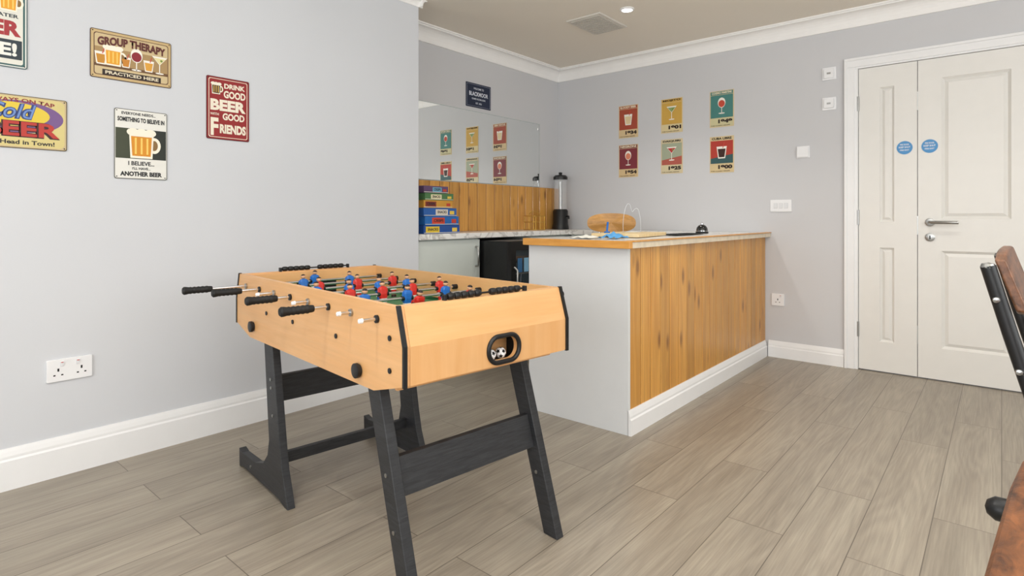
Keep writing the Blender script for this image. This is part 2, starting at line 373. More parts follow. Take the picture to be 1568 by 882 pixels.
# ---------------------------------------------------------------- alcove counter
def boards(name,xf,t,y0,y1,z0,z1,w,m,parent):
    vs=[];fs=[]; n=round((y1-y0)/w); w=(y1-y0)/n
    for i in range(n):
        a=y0+i*w+.0015; b=y0+(i+1)*w-.0015; c=.004; P=[(xf-t,a),(xf-c,a),(xf,a+c),(xf,b-c),(xf-c,b),(xf-t,b)]
        k=len(vs); vs+=[(p[0],p[1],z0) for p in P]+[(p[0],p[1],z1) for p in P]
        fs+=[tuple(k+j for j in range(6)),tuple(k+6+j for j in range(6))]+[(k+j,k+(j+1)%6,k+6+(j+1)%6,k+6+j) for j in range(6)]
    for i in range(1,n):
        y=y0+i*w; box('board_groove',xf-t+.001,xf-.0026,y-.0034,y+.0034,z0,z1,M_groove,parent)
    return mesh(name,vs,fs,m,parent)
wt=grp('kitchen_worktop_unit')
boards('wooden_splashback',-3.233,.015,2.445,4.495,.922,1.305,.100,M_pine,wt)
mg=grp('wall_mirror',(-3.25,3.32,1.60))
box('mirror_plate',.001,.007,-.88,.875,-.287,.285,M_mirror,mg)
box('mirror_edge',.0005,.0065,-.8805,.8785,-.290,.288,mat('mirror_edge','#9fb0ac',.2),mg)
for z in (-.24,.24): box('mirror_clip',.007,.011,.855,.872,z-.012,z+.012,M_chrome,mg,.001)
box('worktop',-3.235,-2.86,2.445,4.495,.882,.920,M_marble,wt,.003)
box('worktop_return',-2.86,-1.95,4.12,4.495,.882,.920,M_marble,wt,.003)
box('carcass',-3.24,-2.905,2.45,3.03,.10,.882,M_cab,wt)
box('cabinet_door',-2.905,-2.885,2.452,3.028,.12,.872,M_cab,wt,.002)
box('plinth',-3.2,-2.93,2.45,3.03,0,.10,M_cab,wt)
box('carcass_far',-3.24,-2.905,3.62,4.49,0,.882,M_cab,wt); box('cabinet_door_far',-2.905,-2.885,3.622,4.1,.12,.872,M_cab,wt,.002)
box('carcass_return',-2.86,-1.95,4.16,4.49,0,.882,M_cab,wt)
tube('door_handle',[(-2.885,2.985,.82),(-2.86,2.985,.815),(-2.855,2.985,.75),(-2.86,2.985,.685),(-2.885,2.985,.68)],.007,M_steel,wt)
fr=grp('drinks_fridge')
box('body',-3.15,-2.64,3.05,3.55,.02,.862,M_black,fr,.004)
o=curve_obj('door_frame',[([(3.05,.04),(3.55,.04),(3.55,.86),(3.05,.86)],True,False),([(3.10,.10),(3.50,.10),(3.50,.80),(3.10,.80)],True,False)],M_black,fr,fill=True,extrude=.018)
o.rotation_euler=LR; o.location=(-2.62,0,0)
box('glass',-2.622,-2.612,3.10,3.50,.10,.80,mat('fridge_glass','#28343c',.05,coat=1),fr)
M_glow=mat('fridge_cans_glow','#6c94ac',.4,emit=.25)  # cans glow faintly, standing in for the fridge's bluish inside light
for zz in (.2,.42,.64):
    box('shelf',-2.611,-2.609,3.11,3.49,zz-.012,zz-.004,M_steel,fr)
    for k in range(5): box('can',-2.6115,-2.610,3.13+k*.072,3.18+k*.072,zz,zz+.10,M_glow if k%2 else mat('can_label_blue','#3c6c9a',.4),fr)
tube('handle',[(-2.60,3.08,.30),(-2.57,3.08,.32),(-2.57,3.08,.66),(-2.60,3.08,.68)],.007,M_steel,fr)

# snack boxes
sb=grp('snack_box_stack',(-3.03,2.66,.921))
z=0
lay=[(-.14,.19,.058,'#1f4c92','#d9b93a'),(-.13,.18,.060,'#2467ae','#c8452f'),(-.14,.16,.056,'#2a5da4','#d8cfc0'),(-.14,.12,.052,'#c79238','#7d3324'),(-.13,.13,.048,'#4b7548','#e2d7b0'),(-.14,.08,.048,'#5f4568','#6fa6c0')]
for i,(a,b,h,c,c2) in enumerate(lay):
    w=b-a
    box('carton_%d'%i,-.11,.12,a,b,z,z+h-.001,mat('carton_'+c,c,.5),sb,.002)
    box('carton_label',.12,.1206,a+.05*w+.15*w*(i%3),a+.42*w+.15*w*(i%3),z+.008,z+h-.010,mat('print_'+c2,c2,.5),sb)
    box('carton_band',.12,.1205,a+.002,b-.002,z+.004,z+.007,mat('print_#e8e2d0','#e8e2d0',.5),sb)
    g2=grp('carton_text',(.1212,0,0),LR,sb)
    text('CRISPS' if i%2 else 'SNACKS',a+.24*w+.15*w*(i%3),z+h/2,.28*w,.018,0,mat('print_#20242c','#20242c',.5),g2,.03)
    box('carton_spot',.12,.1207,b-.22*w,b-.08*w,z+.012,z+h-.02,mat('print_red','#b8402f',.5) if i%2 else mat('print_#e0c050','#e0c050',.5),sb)
    z+=h

# drinks dispenser
dd=grp('drinks_dispenser',(-3.12,4.36,.921))
lathe('base',[(0,0),(.078,0),(.078,.02),(.070,.05),(.070,.17),(.060,.185),(0,.185)],M_black,dd)
lathe('cylinder',[(.060,.186),(.060,.46)],mat('clear_acrylic','#e9edf0',.05,alpha=.25),dd,caps=False)
lathe('inner_core',[(0,.186),(.018,.186),(.018,.44),(.0,.44)],M_steel,dd)
lathe('lid',[(0,.46),(.066,.46),(.066,.485),(.05,.50),(0,.505)],M_black,dd)
lathe('lid_knob',[(0,.505),(.014,.505),(.018,.525),(0,.53)],M_black,dd)
tube('tap',[(.07,0,.12),(.10,-.01,.12),(.10,-.01,.095)],.008,M_black,dd)
wr=grp('wire_glass_rack',(-3.04,3.87,.921))
for zz in (.006,.07,.12): tube('ring',[(x,y,zz) for x,y in rrect(-.06,.06,-.085,.085,.02)],.0028,M_gold,wr,True)
for x,y in [(-.06,-.06),(.06,-.06),(-.06,.06),(.06,.06),(.06,0),(-.06,0)]: tube('upright',[(x,y,.0),(x,y,.12)],.0025,M_gold,wr)
tube('carry_handle',[(0,-.085,.12),(0,-.07,.16),(0,.07,.16),(0,.085,.12)],.003,M_gold,wr,sm=True)

# ---------------------------------------------------------------- bar
bar=grp('bar_counter')
box('carcass',-1.93,-1.361,2.441,4.495,0,.884,M_panelw,bar)
box('end_panel',-1.94,-1.340,2.420,2.440,0,.884,M_panelw,bar,.001)
boards('pine_cladding',-1.343,.018,2.441,4.497,.10,.884,.108,M_pine,bar)
skirt('bar_skirting','y',-1.343,1,2.420,4.480,.118,bar)
box('counter_top_core',-1.945,-1.31,2.405,4.497,.886,.918,M_marble,bar)
box('counter_top_end_edge',-1.947,-1.308,2.375,2.405,.884,.920,M_pine_edge,bar,.003)
box('counter_top_edge_veneer',-1.31,-1.306,2.405,4.497,.886,.914,mat('pale_edge','#dccfb8',.5,var=.12,scale=20),bar)
box('counter_top_front_strip',-1.345,-1.300,2.405,4.497,.915,.921,M_pine_edge,bar,.001)

bd=grp('serving_board',(-1.66,3.02,.9215),(0,0,math.radians(8)))
box('board',-.14,.14,-.24,.24,0,.020,wood('pale_ply','#e6cfa3','#d6b982',(2,14,2),4,.5,island=False),bd,.003)
sq=grp('blue_cleaning_cloth',(-1.56,2.66,.9215))
vs=[];fs=[]
for i in range(13):
    for j in range(13):
        x=(i-6)/6*.055; y=(j-6)/6*.07; r=math.hypot(x/.055,y/.07)
        vs.append((x,y,max(0.001,.028*(1-r*.75)+.009*math.sin(i*1.3)*math.cos(j*1.1))))
for i in range(12):
    for j in range(12): fs.append((i*13+j,i*13+j+1,i*13+j+14,i*13+j+13))
mesh('cloth',vs,fs,mat('cloth_blue','#58a2dc',.8),sq,smooth=True)
cl=grp('white_cleaning_cloth',(-1.68,2.58,.9215))
mesh('cloth',[(v[0]*1.2,v[1]*1.1,v[2]*.5+.001) for v in vs],fs,mat('cloth_white','#ecebe2',.8),cl,smooth=True)
bt=grp('blue_bottle_opener',(-1.72,2.86,.9425),(0,0,.3))
tube('stem',[(0,0,0.008),(0,.01,.04),(.0,.02,.06)],.006,M_blue,bt); lathe('foot',[(0,0),(.018,0),(.016,.008),(0,.01)],M_blue,bt)
wm=grp('wire_menu_holder',(-1.66,3.04,.943),(0,0,math.radians(40)))
M_wire=mat('pale_wire','#c9cdd0',.35,.4)
tube('loop',[(-.05,0,.004),(-.055,0,.06),(-.035,0,.165),(-.01,0,.17),(0,0,.11),(.015,0,.14),(.04,0,.14),(.055,0,.05),(.05,0,.004)],.0013,M_wire,wm,sm=True)
tube('base',[(x,y,.003) for x,y in ell(0,0,.055,.035)],.0018,M_wire,wm,True)
mt=grp('bar_mat',(-1.53,3.46,.9215)); box('mat',-.055,.055,-.19,.19,0,.006,M_blackrub,mt,.002)
for i in range(9): box('rib',-.045,.045,-.17+i*.04,-.155+i*.04,.006,.008,M_blackrub,mt)
bl=grp('service_bell',(-1.545,3.80,.9215))
lathe('base',[(0,0),(.042,0),(.042,.010),(.036,.014),(0,.014)],M_black,bl)
lathe('dome',[(.038,.016),(.038,.022),(.035,.038),(.026,.052),(.012,.060),(0,.061)],mat('bell_black_gloss','#151515',.12,coat=.5),bl)
lathe('ring',[(.036,.014),(.040,.015),(.040,.019),(.036,.020)],M_chrome,bl)
lathe('button',[(0,.061),(.006,.061),(.006,.072),(.008,.074),(0,.077)],M_chrome,bl)

# bar stool behind bar
bs=grp('bar_stool',(-2.22,3.76,0),(0,0,math.radians(32)))
M_ply=wood('stool_plywood','#cf9a55','#b07f40',(2,14,14),3,.4,island=False)
vs=[];fs=[]; n=28
for s in (0,1):
    for i in range(n):
        a=2*math.pi*i/n; x=.185*abs(math.cos(a))**.8*(1 if math.cos(a)>0 else -1); zz=.075*abs(math.sin(a))**.8*(1 if math.sin(a)>0 else -1)
        y=.17-1.4*x*x+s*.012; vs.append((x,y,.988+zz))
for s in (0,1):
    vs.append((0,.17+s*.012,.988))
for i in range(n):
    fs.append((i,(i+1)%n,n+(i+1)%n,n+i)); fs.append((i,(i+1)%n,2*n)); fs.append((n+i,n+(i+1)%n,2*n+1))
mesh('backrest',vs,fs,M_ply,bs)
lathe('seat',[(0,.66),(.15,.66),(.185,.675),(.185,.69),(.15,.70),(0,.695)],M_ply,bs)
for x in (-.09,.09): tube('back_support',[(x,.10,.66),(x,.17,.68),(x,.180,.80),(x,.182,.98)],.008,M_chrome,bs,sm=True)
for x,y in ((1,1),(1,-1),(-1,1),(-1,-1)): tube('leg',[(x*.10,y*.10,.66),(x*.17,y*.17,.0)],.011,M_chrome,bs)
tube('foot_ring',[(x,y,.25) for x,y in ell(0,0,.195,.195)],.008,M_chrome,bs,True)

# ---------------------------------------------------------------- drawing helpers for prints
def C(h): return mat('print_'+h,h,.5,var=.02)
def beermug(g,x,y,s,z,beer='#e8a32a',foam='#f6efdc'):
    flat('handle_o',ell(x+s*.42,y,s*.22,s*.30,20),z,C(foam),g); flat('handle_i',ell(x+s*.42,y,s*.12,s*.19,20),z+.0003,C('#8a6a3a'),g)
    flat('mug',[(x-s*.36,y-s*.5),(x+s*.36,y-s*.5),(x+s*.40,y+s*.45),(x-s*.40,y+s*.45)],z+.0006,C(foam),g)
    flat('beer',[(x-s*.30,y-s*.42),(x+s*.30,y-s*.42),(x+s*.34,y+s*.30),(x-s*.34,y+s*.30)],z+.0009,C(beer),g)
    for k in (-.22,-.03,.16): flat('ridge',[(x+s*k,y-s*.35),(x+s*(k+.06),y-s*.35),(x+s*(k+.06),y+s*.25),(x+s*k,y+s*.25)],z+.0012,C('#f7cf6a'),g)
    for k in (-.28,0,.28): flat('foam',ell(x+s*k,y+s*.45,s*.20,s*.14,16),z+.0014+.00005*k,C(foam),g)
def martini(g,x,y,s,z,liq='#d9d08a',gl='#f4efe4'):
    flat('stem',[(x-s*.02,y-s*.45),(x+s*.02,y-s*.45),(x+s*.02,y),(x-s*.02,y)],z,C(gl),g)
    flat('foot',ell(x,y-s*.45,s*.2,s*.04,16),z,C(gl),g)
    flat('bowl',[(x-s*.36,y+s*.42),(x,y-s*.02),(x+s*.36,y+s*.42)],z+.0003,C(gl),g)
    flat('liquid',[(x-s*.28,y+s*.34),(x,y+s*.02),(x+s*.28,y+s*.34)],z+.0006,C(liq),g)
    flat('olive',ell(x+s*.08,y+s*.22,s*.06,s*.06,12),z+.0009,C('#7d9440'),g)
def wine(g,x,y,s,z,liq='#8c1c2c',gl='#f4efe4'):
    flat('stem',[(x-s*.02,y-s*.5),(x+s*.02,y-s*.5),(x+s*.02,y),(x-s*.02,y)],z,C(gl),g)
    flat('foot',ell(x,y-s*.48,s*.2,s*.04,16),z,C(gl),g)
    flat('bowl',ell(x,y+s*.18,s*.24,s*.32,20),z+.0003,C(gl),g)
    flat('liquid',ell(x,y+s*.12,s*.2,s*.22,20),z+.0006,C(liq),g)
def tumbler(g,x,y,s,z,liq='#e9dcc0',gl='#f4efe4'):
    flat('glass',[(x-s*.22,y-s*.45),(x+s*.22,y-s*.45),(x+s*.32,y+s*.3),(x-s*.32,y+s*.3)],z,C(gl),g)
    flat('liquid',[(x-s*.17,y-s*.38),(x+s*.17,y-s*.38),(x+s*.25,y+s*.15),(x-s*.25,y+s*.15)],z+.0004,C(liq),g)
    flat('straw',[(x+s*.05,y+s*.2),(x+s*.10,y+s*.2),(x+s*.20,y+s*.55),(x+s*.15,y+s*.55)],z+.0007,C('#c9463a'),g)

def sign(name,y,z,w,h,bg,rim='#3a342c'):
    g=grp(name,(-2.868,y,z),LR)
    prism('tin_plate',rrect(-w/2,w/2,-h/2,h/2,.008),'z',0,.002,C(rim),g)
    prism('enamel_face',rrect(-w/2+.003,w/2-.003,-h/2+.003,h/2-.003,.007),'z',.002,.0028,C(bg),g)
    for sx in (-1,1):
        for sy in (-1,1): flat('fixing_hole',ell(sx*(w/2-.009),sy*(h/2-.009),.0025,.0025,10),.0035,M_dark,g)
    return g
Z=.0035
# group therapy
g=sign('metal_bar_sign',.832,1.715,.305,.203,'#c9ae7c','#4a2f22')
prism('inner_field',rrect(-.14,.14,-.088,.088,.01),'z',.0028,.0031,C('#5b3426'),g); prism('inner_field2',rrect(-.137,.137,-.085,.085,.009),'z',.0031,.0033,C('#cfb98d'),g)
flat('band',[(-.137,-.052),(.137,-.052),(.137,.030),(-.137,.030)],.0034,C('#a98a5c'),g)
flat('band_dark',[(-.137,-.052),(.137,-.052),(.137,-.040),(-.137,-.040)],.0036,C('#6b4a2c'),g)
text('GROUP THERAPY',0,.062,.255,.036,Z+.002,C('#5c2420'),g,.045,arc=.010)
flat('caption_bar',[(-.11,-.086),(.11,-.086),(.11,-.062),(-.11,-.062)],.0036,C('#2c1c14'),g)
text('PRACTICED HERE',0,-.074,.20,.014,Z+.002,C('#e8dcc0'),g,.03)
beermug(g,-.072,-.004,.078,Z+.0003); tumbler(g,-.115,-.012,.07,Z+.0003,'#c78a2a'); wine(g,.015,.0,.095,Z+.0004); tumbler(g,-.025,-.015,.06,Z+.0003,'#c9832c'); tumbler(g,.062,-.015,.065,Z+.0003,'#dca03a'); martini(g,.105,-.005,.085,Z+.0003,'#e4d9a0')
# drink good beer
g=sign('metal_bar_sign',1.2375,1.556,.203,.300,'#8f2326','#5c1416')
prism('border',rrect(-.092,.092,-.141,.141,.008),'z',.0028,.0030,C('#e9dcc6'),g); prism('field',rrect(-.089,.089,-.138,.138,.008),'z',.0030,.0032,C('#942729'),g)
WH=C('#f0e6d2')
beermug(g,-.058,.092,.052,Z,'#3a1a18')
text('DRINK',.03,.110,.10,.024,Z,WH,g,.04); text('GOOD',.03,.070,.105,.036,Z,WH,g,.04)
text('BEER',.0,.015,.168,.054,Z,WH,g,.05); text('WITH',-.065,-.030,.04,.012,Z,WH,g,.02); text('GOOD',.025,-.038,.105,.034,Z,WH,g,.04)
text('F',-.065,-.090,.036,.085,Z,WH,g,.04); text('RIENDS',.022,-.098,.125,.045,Z,WH,g,.05)
# believe
g=sign('metal_bar_sign',.866,1.347,.203,.300,'#e9e7df','#6b6a62')
BK=C('#17191b')
flat('middle',[(-.097,-.062),(.097,-.062),(.097,.068),(-.097,.068)],.0030,C('#262c24'),g)
flat('middle_left',[(-.097,-.062),(-.035,-.062),(-.045,.068),(-.097,.068)],.0032,C('#3f4430'),g)
beermug(g,0,.000,.118,Z,'#d98f22')
text('EVERYONE NEEDS...',-.01,.132,.13,.012,Z,BK,g,.03); text('SOMETHING TO BELIEVE IN',0,.106,.180,.020,Z,BK,g,.045)
text('I BELIEVE...',0,-.082,.10,.018,Z,BK,g,.03); text("I'LL HAVE...",0,-.104,.07,.011,Z,BK,g,.03); text('ANOTHER BEER',0,-.128,.16,.020,Z,BK,g,.05)
# cold beer
g=sign('metal_bar_sign',.453,1.397,.300,.203,'#c9b48a','#5a4a2a')
prism('field',rrect(-.142,.142,-.094,.094,.02),'z',.0029,.0031,C('#d6c684'),g)
flat('purple_blob',ell(0,.02,.138,.062,40),.0033,C('#75548a'),g)
flat('yellow_blob',ell(-.02,.028,.115,.046,32),.0034,C('#e2c63f'),g)
text('ALWAYS ON TAP',.0,.082,.22,.016,Z,C('#8a2432'),g,.03,arc=.008)
text('Cold',-.02,.040,.15,.062,Z+.0002,C('#2b3f7a'),g,.06,.3); text('Cold',-.02,.041,.145,.056,Z+.0006,C('#6d8cc8'),g,.0,.3)
text('BEER',.01,-.028,.235,.062,Z+.0002,C('#3a1414'),g,.08); text('BEER',.01,-.027,.23,.056,Z+.001,C('#b83228'),g,.03)
text('Best Head in Town!',.0,-.078,.22,.017,Z,C('#2a2320'),g,.03)
# left sign
g=sign('metal_bar_sign',.378,1.750,.203,.300,'#dedfd8','#3c5a5c')
prism('border',rrect(-.094,.094,-.143,.143,.008),'z',.0028,.0030,C('#39605f'),g); prism('field',rrect(-.088,.088,-.137,.137,.008),'z',.0030,.0032,C('#e2e0d4'),g)
beermug(g,.045,.098,.07,Z)
text('SAVE WATER',-.0,.046,.15,.014,Z,C('#27343c'),g,.03)
text('BEER',0,-.002,.165,.058,Z,C('#a63034'),g,.05)
flat('navy_bar',[(-.085,-.118),(.085,-.118),(.085,-.045),(-.085,-.045)],.0034,C('#27343c'),g)
text('LIFE!',0,-.082,.14,.05,Z+.0005,C('#ecebe2'),g,.04)

# house sign on alcove wall
g=grp('welcome_sign',(-3.25,3.395,2.018),LR)
prism('plate',rrect(-.145,.145,-.097,.097,.004),'z',0,.004,C('#1c2740'),g)
curve_obj('border_line',[([(-.135,-.087,.0),(.135,-.087,0),(.135,.087,0),(-.135,.087,0)],True,False)],C('#c8cede'),g,bevel=.0009).location=(0,0,.0045)
text('WELCOME TO',0,.055,.12,.016,.005,C('#dfe4ee'),g); text('BLACKMOOR',0,.012,.22,.034,.005,C('#dfe4ee'),g,.03); text('GAMES ROOM & BAR',0,-.028,.16,.014,.005,C('#dfe4ee'),g); text('EST. 2021',0,-.062,.07,.014,.005,C('#dfe4ee'),g)

# posters
def poster(x,z,bg,low,title,year,fn,kw,strip=None):
    g=grp('cocktail_poster',(x,4.499,z),BR); w,h=.190,.285
    prism('paper',[(-w/2,-h/2),(w/2,-h/2),(w/2,h/2),(-w/2,h/2)],'z',0,.0015,C('#dcc79c'),g)
    flat('field',[(-w/2+.007,-.070),(w/2-.007,-.070),(w/2-.007,.108),(-w/2+.007,.108)],.0025,C(bg),g)
    if strip: flat('strip',[(-w/2+.007,-.070),(w/2-.007,-.070),(w/2-.007,.0),(-w/2+.007,-.03)],.003,C(strip),g)
    flat('lower',[(-w/2+.007,-h/2+.006),(w/2-.007,-h/2+.006),(w/2-.007,-.073),(-w/2+.007,-.073)],.0025,C(low),g)
    flat('title_band',[(-w/2+.007,.111),(w/2-.007,.111),(w/2-.007,h/2-.005),(-w/2+.007,h/2-.005)],.0025,C(low if strip else bg),g)
    text(title,0,.125,.155,.018,.0045,C('#2a2018') if (bg in('#cfa54c','#a3aa92') or strip) else C('#f0e3c4'),g,.04)
    fn(g,0,.025,.125,.004,**kw)
    text(year,.028,-.098,.11,.032,.0045,C('#2a1a14'),g,.06)
    text('THE CLASSIC RECIPE',-.01,-.130,.15,.007,.0045,C('#5a4434'),g,.02)
poster(-2.490,1.870,'#a84a33','#dcc295','BLOODY BEER','1934',tumbler,{'liq':'#e6cfa2'})
poster(-2.086,1.876,'#cfa54c','#dccb9c','MOJITO','1901',martini,{'liq':'#8aa36a'})
poster(-1.670,1.882,'#47807a','#cfc79c','COSMO MARTINI','1949',wine,{'liq':'#c44a34'})
poster(-2.490,1.525,'#7e2f38','#d8bd8e','NEGRONI','1954',wine,{'liq':'#e2896a'})
poster(-2.086,1.538,'#a3aa92','#d4c7a2','DAIQUIRI','1925',martini,{'liq':'#b8353a'},'#b05a4c')
poster(-1.670,1.524,'#b23a2c','#d8c294','CUBA LIBRE','1900',tumbler,{'liq':'#3a1a12'},'#35585a')

# ---------------------------------------------------------------- foosball table
T=grp('foosball_table',(-1.741,1.309,0),(0,0,math.radians(-6.5)))
W=.31; TOP=.80
side=[(-.60,TOP),(-.63,.70),(-.63,.60),(-.48,.56),(.48,.56),(.63,.60),(.63,.70),(.60,TOP)]
prism('side_panel_near',side,'y',-W,-W+.018,M_beech,T)
prism('side_panel_far',side,'y',W-.018,W,M_beech,T)
for s in (-1,1):
    prism('end_upper',[(s*.602,TOP),(s*.632,.70),(s*.612,.695),(s*.580,TOP)],'y',-W+.018,W-.018,M_beech_end,T)
    cy=.03*s if s>0 else 0
    hole=rrect(cy-.055,cy+.055,.614,.680,.032,8)
    o=curve_obj('end_lower',[([(-W+.018,.60),(W-.018,.60),(W-.018,.70),(-W+.018,.70)],True,False),(hole,True,False)],M_beech_end,T,fill=True,extrude=.008)
    o.rotation_euler=LR; o.location=(s*.624,0,0)
    prism('end_underside',[(s*.63,.60),(s*.48,.56),(s*.48,.57),(s*.615,.612)],'y',-W+.018,W-.018,M_beech_end,T)
    for y0,y1 in ((-W-.003,-W+.008),(W-.008,W+.003)):
        prism('corner_trim',[(s*.596,TOP+.003),(s*.605,TOP+.003),(s*.635,.702),(s*.635,.597),(s*.627,.597),(s*.627,.700)],'y',y0,y1,M_black,T)
    cur=curve_obj('ball_return_bezel',[([(y,z,0) for y,z in rrect(cy-.060,cy+.060,.609,.685,.036,8)],True,False)],M_black,T,bevel=.007)
    cur.rotation_euler=LR; cur.location=(s*.634,0,0)
    box('ball_tray_back',s*.545,s*.55,cy-.07,cy+.07,.602,.69,M_dark,T)
    box('ball_tray_floor',s*.55,s*.616,cy-.07,cy+.07,.604,.610,M_dark,T); box('ball_tray_roof',s*.55,s*.612,cy-.07,cy+.07,.686,.69,M_dark,T)
    for q in (-1,1): box('ball_tray_side',s*.55,s*.616,cy+q*.066,cy+q*.070,.604,.69,M_dark,T)
    tube('score_wire',[(s*.585,-.15,TOP+.009),(s*.585,.16,TOP+.009)],.003,M_black,T)
    for q in (-.155,.155): box('score_bracket',s*.585-.007,s*.585+.007,q,q+.010,TOP-.002,TOP+.016,M_black,T,.002)
    for i in range(10):
        lathe('score_bead',[(.004,-.012),(.008,-.011),(.010,-.005),(.010,.005),(.008,.011),(.004,.012)],M_black,T,(s*.585,-.130+i*.0245+(.035 if i>4 else 0),TOP+.010),16,(math.pi/2,0,0))
def ball(loc):
    bm=bmesh.new(); bmesh.ops.create_icosphere(bm,subdivisions=3,radius=.0165); me=bpy.data.meshes.new('ball')
    ico=bmesh.new(); bmesh.ops.create_icosphere(ico,subdivisions=1,radius=1); dirs=[v.co.normalized() for v in ico.verts]; ico.free()
    for f in bm.faces:
        c=f.calc_center_median().normalized(); f.material_index=1 if max(c.dot(d) for d in dirs)>.94 else 0; f.smooth=True
    bm.to_mesh(me); bm.free(); me.materials.append(M_plastic); me.materials.append(M_dark)
    o=bpy.data.objects.new('ball',me); o.location=loc; link(o,T)
ball((.602,.004,.6265)); ball((.600,.045,.6265))
box('underfloor',-.47,.47,-W+.018,W-.018,.565,.575,M_beech,T)
box('playfield',-.56,.56,-W+.018,W-.018,.680,.69,M_green,T)
for s in (-1,1):
    box('inner_end_wall',s*.565-.006,s*.565+.006,-W+.018,W-.018,.575,TOP-.004,M_beech_end,T)
    box('end_cap',min(s*.565,s*.598),max(s*.565,s*.598),-W+.018,W-.018,TOP-.012,TOP-.001,M_beech_end,T)
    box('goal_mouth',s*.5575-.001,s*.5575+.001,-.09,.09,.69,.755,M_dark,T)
    for q in (-1,1):
        box('cushion',-.56,.56,q*(W-.018)-.012 if q>0 else -(W-.018),(W-.018) if q>0 else -(W-.018)+.012,.69,.70,M_green,T)
ML=mat('white_line','#e8ece8',.5)
box('halfway_line',-.003,.003,-.28,.28,.69,.6906,ML,T)
tube('centre_circle',[(x,y,.6905) for x,y in ell(0,0,.08,.08)],.002,ML,T,True)
for s in (-1,1):
    tube('goal_area',[(s*.555,-.14,.6905),(s*.42,-.14,.6905),(s*.42,.14,.6905),(s*.555,.14,.6905)],.002,ML,T)
def player_mesh(name,mj,ms):
    bm=bmesh.new()
    def blk(pts,mi):
        rings=[]
        for z,hx,hy,ox in pts:
            rings.append([bm.verts.new((ox+sx*hx,sy*hy,z)) for sx,sy in ((-1,-.6),(-.6,-1),(.6,-1),(1,-.6),(1,.6),(.6,1),(-.6,1),(-1,.6))])
        for a,b in zip(rings,rings[1:]):
            for i in range(8):
                f=bm.faces.new((a[i],a[(i+1)%8],b[(i+1)%8],b[i])); f.material_index=mi
        bm.faces.new(rings[0]).material_index=mi; bm.faces.new(rings[-1]).material_index=mi
    blk([(-.016,.009,.013,0),(.0,.011,.015,0),(.016,.010,.016,0),(.024,.008,.014,0),(.028,.005,.006,0)],0)
    blk([(-.030,.008,.012,0),(-.014,.009,.013,0)],2)
    blk([(-.050,.006,.009,0),(-.030,.007,.010,0)],0)
    blk([(-.060,.010,.009,.002),(-.050,.008,.009,.001)],3)
    r=bmesh.ops.create_uvsphere(bm,u_segments=14,v_segments=10,radius=.0095)
    for v in r['verts']: v.co.z+=.037
    hs=set(r['verts'])
    for f in bm.faces:
        if all(v in hs for v in f.verts):
            f.material_index=3 if f.calc_center_median().z>.040 else 1; f.smooth=True
    for q in (-1,1):
        r=bmesh.ops.create_cone(bm,cap_ends=True,segments=8,radius1=.0045,radius2=.0035,depth=.03)
        for v in r['verts']: v.co.z+=.006; v.co.y+=q*.0165
        vs_=set(r['verts'])
        for f in bm.faces:
            if all(v in vs_ for v in f.verts): f.material_index=0
    bmesh.ops.recalc_face_normals(bm,faces=bm.faces[:])
    me=bpy.data.meshes.new(name); bm.to_mesh(me); bm.free()
    for m in (mj,M_skin,ms,M_hair): me.materials.append(m)
    return me
PR=player_mesh('red_player',M_red,M_plastic); PB=player_mesh('blue_player',M_blue,M_plastic)
RZ=.757
rodx=[-.515+.145*i for i in range(8)]
near={0:(-.436,-.536),1:(-.376,-.476),3:(-.356,-.458),5:(-.358,-.458)}
far={2:.35,4:.355,6:.340,7:.328}
cnt=[1,2,3,4,4,3,2,1]; shift=[-.03,-.04,.02,-.03,.025,-.03,.02,.01]; tilt=[5,-8,10,-6,8,4,-12,6]
for i,x in enumerate(rodx):
    if i in near:
        a,b=near[i]; y0,y1=a,.330+random.random()*.015
    else:
        a=far[i]; b=a+.10; y0,y1=-.345-.01*(i%3),a
    tube('rod',[(x,y0,RZ),(x,y1,RZ)],.005,M_chrome,T)
    d=1 if b>a else -1
    prof=[(.005,0),(.010,.001),(.0115,.008)]
    for k in range(5): prof+=[(.0115,.014+k*.014),(.0135,.019+k*.014),(.0125,.024+k*.014)]
    prof+=[(.0145,.09),(.015,.097),(.011,.102),(0,.102)]
    lathe('handle',prof,M_blackrub,T,(x,a,RZ),20,(math.pi/2 if d<0 else -math.pi/2,0,0))
    for q in (-1,1):
        lathe('bearing',[(.005,0),(.011,0),(.011,.006),(.006,.008),(.005,.008)],M_black if i%2 else M_steel,T,(x,q*W,RZ),20,(math.pi/2 if q<0 else -math.pi/2,0,0))
        lathe('inner_bumper',[(.006,0),(.010,0),(.010,.018),(.006,.02)],M_black,T,(x,q*(W-.018),RZ),16,(-math.pi/2 if q<0 else math.pi/2,0,0))
    if i not in near: lathe('rod_cap',[(0,.012),(.006,.010),(.007,0),(0,0)],M_plastic,T,(x,y0,RZ),12,(math.pi/2,0,0))
    n=cnt[i]; sp={1:0,2:.20,3:.16,4:.125}[n]
    for k in range(n):
        o=bpy.data.objects.new('blue_player' if i in near else 'red_player',PB if i in near else PR)
        o.location=(x,(k-(n-1)/2)*sp+shift[i],RZ); o.rotation_euler=(0,math.radians(tilt[i]),0 if i in near else math.pi); link(o,T)
        lathe('collar',[(.006,-.021),(.0085,-.021),(.0085,.021),(.006,.021)],M_black,T,(x,(k-(n-1)/2)*sp+shift[i],RZ),12,(math.pi/2,0,0))
def knob(x,z,r,d,q):
    lathe('clamp_knob',[(0,0),(r*.8,0),(r*.8,d*.3),(r,d*.35),(r,d*.9),(r*.8,d),(0,d)],M_black,T,(x,q*W,z),20,(math.pi/2 if q<0 else -math.pi/2,0,0))
